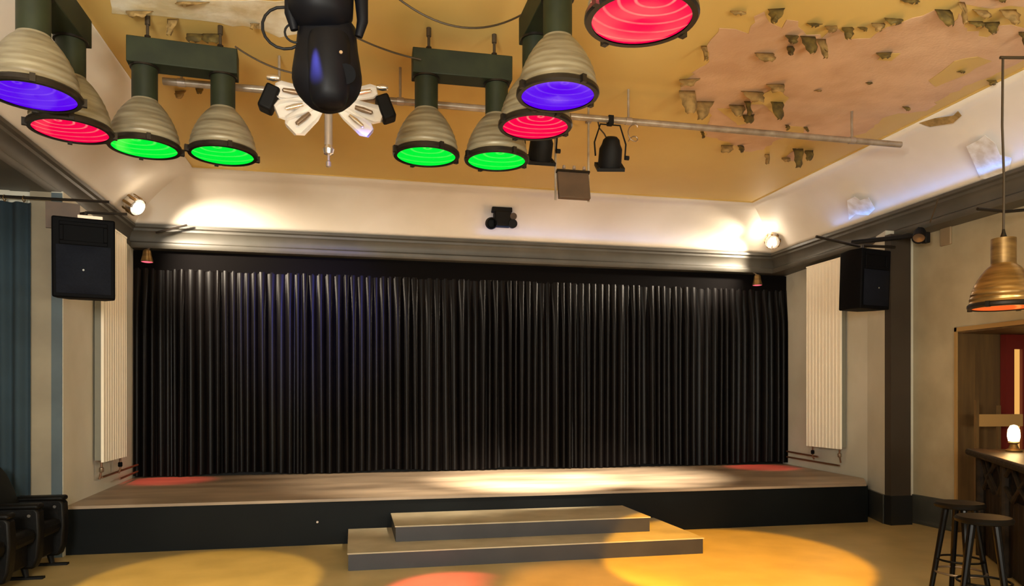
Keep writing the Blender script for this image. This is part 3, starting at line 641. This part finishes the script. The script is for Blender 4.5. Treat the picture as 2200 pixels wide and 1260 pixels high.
# ------------------------------------------------------------------ loudspeakers
def speaker(p, rz, tilt, label, side):
    t = thing('loudspeaker', label, 'loudspeaker', p, rot=(R(tilt), 0, rz), group='black loudspeakers beside the stage')
    W, D, Hh = .50, .40, .72
    poly = [(-W / 2, -D / 2), (W / 2, -D / 2), (W / 2 - .01, 0), (W / 2 - .09, D / 2), (-W / 2 + .09, D / 2), (-W / 2 + .01, 0)]
    MB().prism(poly, -Hh / 2, Hh / 2).build('cabinet', 'black_plastic', t, bevel=.015)
    g = MB(); n = 10; vs_ = []
    for j in range(n + 1):
        for i in range(n + 1):
            x = (-.5 + i / n) * (W - .07); z = -.5 * (Hh - .08) + (.43) * j / n
            vs_.append((x, -D / 2 - .008 - .035 * (1 - (2 * i / n - 1) ** 2) * (1 - (2 * j / n - 1) ** 2) ** .5, z))
    g.add(vs_, [(j * (n + 1) + i, j * (n + 1) + i + 1, (j + 1) * (n + 1) + i + 1, (j + 1) * (n + 1) + i) for j in range(n) for i in range(n)])
    g.build('grille', 'speaker_grille', t)
    # horn mouth
    hv = [(-.16, -D / 2 - .004, .29), (.16, -D / 2 - .004, .29), (.16, -D / 2 - .004, .15), (-.16, -D / 2 - .004, .15), (-.07, -D / 2 + .06, .25), (.07, -D / 2 + .06, .25), (.07, -D / 2 + .06, .19), (-.07, -D / 2 + .06, .19)]
    fr = MB().bb((-.19, -D / 2 - .012, .285), (.19, -D / 2, .32)).bb((-.19, -D / 2 - .012, .115), (.19, -D / 2, .15)).bb((-.19, -D / 2 - .012, .15), (-.155, -D / 2, .285)).bb((.155, -D / 2 - .012, .15), (.19, -D / 2, .285))
    fr.build('horn_frame', 'black_plastic', t, bevel=.006)
    MB().bb((-.155, -D / 2 - .003, .15), (.155, -D / 2 + .0, .285))  .build('horn_mouth', 'black_plastic', t, smooth=False)
    MB().lathe([(0, -.002), (.009, -.002), (.009, .003)], 16, Matrix.Translation((0, -D / 2 - .044, -.11)) @ Matrix.Rotation(R(90), 4, 'X')).build('badge', 'radiator_side', t)
    Z0 = 3.674 - p.z; rot_ = Matrix.Rotation(-rz, 4, 'Z')
    wx = (-2.99 if side < 0 else 6.62) - p.x
    P_ = lambda x, y, z: rot_ @ Vector((x, y, z))
    b = MB().tube([(0, 0, .30), (0, 0, .44)], .02, 10).tube([P_(0, 0, .43), P_(wx, 8.108 - p.y if side < 0 else .06, .45)], .018, 10)
    if side < 0:
        b.tube([P_(0, 0, .44), P_(.34, .06, .46)], .013, 8)
        MB().bb((-.32, .06, .28), (-.05, .10, .52)).build('mounting_board', 'brown_box', t, smooth=False)
        MB().bb((-.06, -.03, .375), (.14, .03, .41)).build('plate', 'clip_metal', t, smooth=False)
    else:
        b.tube([P_(-.62, .05, .52), P_(-.05, .0, .42)], .017, 8)
    b.build('bracket', 'rim_metal', t)
    return t
pls = at(184, 560, 6.75)
speaker(pls, R(14), 4, 'black loudspeaker hanging at the left wall beside the stage', -1)
prs = at(1852, 604, 8.95)
speaker(prs, R(12), 2, 'black loudspeaker hanging at the right wall in front of the cream radiator', 1)
# ------------------------------------------------------------------ things at the right wall
p = atX(1975, 507, 6.66)
t = thing('wall_spotlight', 'small black clip spotlight with a pale lens under the right cornice', 'spotlight', p)
q = Vector((-.55, -.45, -.7)).to_track_quat('Z', 'Y').to_matrix().to_4x4()
MB().lathe([(0, -.12), (.05, -.11), (.07, -.06), (.075, .06), (.07, .06), (.06, .0)], 20, q, close=False).build('can', 'matte_black', t)
MB().lathe([(0, .03), (.065, .04)], 20, q, close=False).build('lens', 'clip_metal', t)
MB().tube([(.02, .0, .0), (.06, .05, .10), (.03, .05, 3.675 - p.z)], .012, 8).build('stem', 'matte_black', t)
MB().box((.09, 0, -.02), (.07, .08, .13)).build('transformer', 'matte_black', t, bevel=.01)
MB().tube([(.0, .1, .02), (-.35, .75, .06)], .03, 10).build('side_arm', 'matte_black', t)
p = atX(2034, 508, 7.045)
tag(MB().box((7.035, p.y, p.z), (.03, .16, .22)).build('junction_box', 'box_grey', bevel=.008), 'small square beige box on the right wall left of the brass pendant', 'box')
a = at(2100, 449, 7.2); b = at(2160, 455, 7.3)
tag(MB().tube([a, b, b + Vector((.3, -.1, .02))], .016, 8).build('cornice_rod', 'rim_metal'), 'short dark rod sticking out below the right cornice behind the pendant cord', 'rod')
tag(MB().tube([at(2016, 425, 7.75), at(2010, 445, 7.8), at(1998, 478, 7.95)], .008, 6).build('cornice_cable', 'wire'), 'thin cable hanging over the right cornice', 'cable')

# ------------------------------------------------------------------ left side: drape, rail, cinema seats
n = 120; vs_ = []
for j, z in enumerate((3.55, 2.6, 1.4, .03)):
    for i in range(n + 1):
        x = -4.0 + (.86) * i / n; vs_.append((x, 8.08 - .028 * math.sin(i / n * 2 * math.pi * 6) - .01 * j * math.sin(i * .13), z))
dr = MB().add(vs_, [(j * (n + 1) + i, j * (n + 1) + i + 1, (j + 1) * (n + 1) + i + 1, (j + 1) * (n + 1) + i) for j in range(3) for i in range(n)]).build('side_drape', 'drape')
dr.modifiers.new('solid', 'SOLIDIFY').thickness = .006
tag(dr, 'dark slate blue drape hanging at the far left beside the stage', 'curtain')
t = thing('drape_rail', 'thin dark rail with rings above the blue drape at the far left', 'rail', (-3.4, 8.0, 3.58))
MB().tube([(-.6, .0, 0), (1.0, .0, 0)], .014, 8).build('rod', 'rim_metal', t)
for k in range(5):
    a = -.45 + .17 * k
    MB().tube([(a, .03 * math.cos(q), -.015 + .03 * math.sin(q)) for q in [R(45 * i) for i in range(9)]], .005, 6).build('ring', 'brass', t)
MB().tube([(-.3, 0, 0), (-.3, 0, .095)], .012, 8).build('hanger', 'rim_metal', t)

row = thing('cinema_seat_row', 'row of dark upholstered cinema seats at the lower left corner', 'seats', (-2.95, 7.2, 0))
for k in range(4):
    y = 7.75 - 7.2 - .56 * k
    am = MB(); prof_ = [(-.32, .10), (.20, .10), (.235, .20), (.25, .40), (.24, .60), (.21, .635), (-.10, .655), (-.32, .60)]
    pts = [(x, z) for x, z in prof_]
    vs_ = [(x, y - .065, z) for x, z in pts] + [(x, y + .065, z) for x, z in pts]; m_ = len(pts)
    am.add(vs_, [tuple(range(m_))[::-1], tuple(range(m_, 2 * m_))] + [(i, (i + 1) % m_, m_ + (i + 1) % m_, m_ + i) for i in range(m_)])
    a_ = am.build('arm_panel', 'leather', row, bevel=.02)
    MB().box((.03, y, .645), (.42, .15, .05)).build('armrest', 'leather', row, bevel=.022)
    MB().lathe([(0, .0), (.012, .002), (.014, .012)][::-1], 12, Matrix.Translation((.17, y - .068, .57)) @ Matrix.Rotation(R(90), 4, 'X')).build('stud', 'chrome', a_)
    MB().tube([(.10, y, .12), (.12, y, .02)], [.03, .022], 10).bb((-.02, y - .03, 0), (.26, y + .03, .02)).build('foot', 'matte_black', row)
    MB().tube([(-.22, y, .12), (-.22, y, .0)], [.03, .022], 10).build('foot', 'matte_black', row)
    if k < 3:
        yc = y - .28
        MB().box((.0, yc, .40), (.46, .44, .14)).build('seat_cushion', 'leather', row, bevel=.05)
        MB().bb((-.25, yc - .215, .13), (.16, yc + .215, .34)).build('seat_base', 'leather', row, bevel=.02)
        bm_ = MB(); nn = 10; vs_ = []
        outline = [(-.22, .40), (-.22, .75), (-.19, .90), (-.11, .985), (0, 1.01), (.11, .985), (.19, .90), (.22, .75), (.22, .40)]
        for side in (0, 1):
            for yy, z in outline: vs_.append((-.05 - (z - .4) * .34 - side * .11, yc + yy, z))
        m_ = len(outline)
        bm_.add(vs_, [tuple(range(m_))[::-1], tuple(range(m_, 2 * m_))] + [(i, (i + 1) % m_, m_ + (i + 1) % m_, m_ + i) for i in range(m_)])
        bm_.build('backrest', 'leather_green', row, bevel=.03)

# ------------------------------------------------------------------ bar, candle lamp, stools
A = Vector((6.22, 6.28)); dirn = Vector((-.56, -.83)).normalized(); L = 2.1; nrm = Vector((-dirn.y, dirn.x))   # nrm points to the bar side
if nrm.x < 0: nrm = -nrm
ang = math.atan2(dirn.y, dirn.x)
bt = thing('bar_counter', 'rustic dark wooden bar counter with crossed branches at the right edge', 'bar counter', (A.x, A.y, 0), ang)
sgn = 1 if (Matrix.Rotation(ang, 2) @ Vector((0, 1))).dot(nrm) > 0 else -1
MB().bb((-.05, min(0, sgn * .75) - .05, 1.03), (L, max(0, sgn * .75), 1.085)).build('worktop', 'bar_top', bt, bevel=.012)
MB().tube([(-.05, -sgn * .03, 1.05), (L, -sgn * .03, 1.05)], .035, 10).build('edge_rail', 'bark', bt)
for x in (0.03, 1.0, 2.0):
    MB().tube([(x, sgn * .06, 0), (x, sgn * .06, 1.03)], .045, 10).build('post', 'bark', bt)
pn = MB()
for k in range(13): pn.bb((.10 + .15 * k, sgn * .10 - .012, .02), (.243 + .15 * k, sgn * .10 + .012, .70))
pn.build('plank_front', 'bar_wood', bt, bevel=.004)
MB().bb((.0, min(sgn * .13, sgn * .70), .02), (1.95, max(sgn * .13, sgn * .70), .98)).build('carcass', 'bark', bt, smooth=False)
for k, (x0, x1) in enumerate([(.05, .55), (.25, .75), (.62, .15), (.7, 1.2), (1.15, .7), (1.2, 1.8), (1.75, 1.2)]):
    MB().tube([(x0, sgn * .07, 1.0), ((x0 + x1) / 2 + .02, sgn * .05, .84), (x1, sgn * .07, .70)], [.026, .02, .024], 8).build('branch', 'bark', bt)
cpt = at(2178, 958, 7.05); 
cp = Vector((cpt.x, cpt.y, 1.086))
t = thing('candle_lamp', 'glowing candle lamp standing on the bar counter at the right edge', 'lamp', cp)
MB().lathe([(.07, 0), (.075, .012), (.045, .03), (.03, .07), (.05, .085), (.05, .09)], 20).build('base', 'brass', t)
MB().lathe([(.0, .095), (.045, .10), (.055, .15), (.05, .21), (.03, .25), (0, .26)], 20).build('glowing_glass', 'candle_flame', t)
point('candle_light', cp + Vector((-.12, -.05, .35)), 7, (1.0, .50, .16), .05)
wp = atX(2098, 905, 6.95)
t = thing('wooden_shelf_rack', 'small wooden post and cross board behind the candle lamp', 'rack', (wp.x, wp.y, 0))
MB().bb((-.015, -.015, 0), (.02, .02, 1.58)).build('post', 'ochre_wood', t, smooth=False)
MB().bb((.02, -.02, 1.28), (.62, .0, 1.42)).build('board', 'trim_wood', t, smooth=False)
MB().bb((.30, .0, 0), (.335, .03, 1.52)).build('post', 'ochre_wood', t, smooth=False)

def stool(p, rz, label):
    t = thing('bar_stool', label, 'stool', (p.x, p.y, 0), rz, group='black bar stools at the counter')
    MB().lathe([(0, .715), (.15, .715), (.18, .725), (.185, .745), (.17, .762), (0, .765)], 32).build('seat', 'stool_seat', t)
    for k in range(4):
        a = R(45 + 90 * k); c, s = math.cos(a), math.sin(a)
        MB().tube([(.10 * c, .10 * s, .72), (.15 * c, .15 * s, .4), (.215 * c, .215 * s, 0)], [.025, .022, .019], 10).build('leg', 'stool_wood', t)
    for z, rr in ((.30, .168), (.20, .185)):
        pts = [(rr * math.cos(R(15 * i)), rr * math.sin(R(15 * i)), z) for i in range(25)]
        MB().tube(pts, .009, 8).build('foot_ring', 'clip_metal' if z < .25 else 'stool_wood', t)
    return t
stool(atz(2062, 1083, .75), .3, 'dark round bar stool at the far side, partly behind the other stool')
stool(atz(2114, 1114, .75), .8, 'dark round bar stool nearest to the camera at the bar')
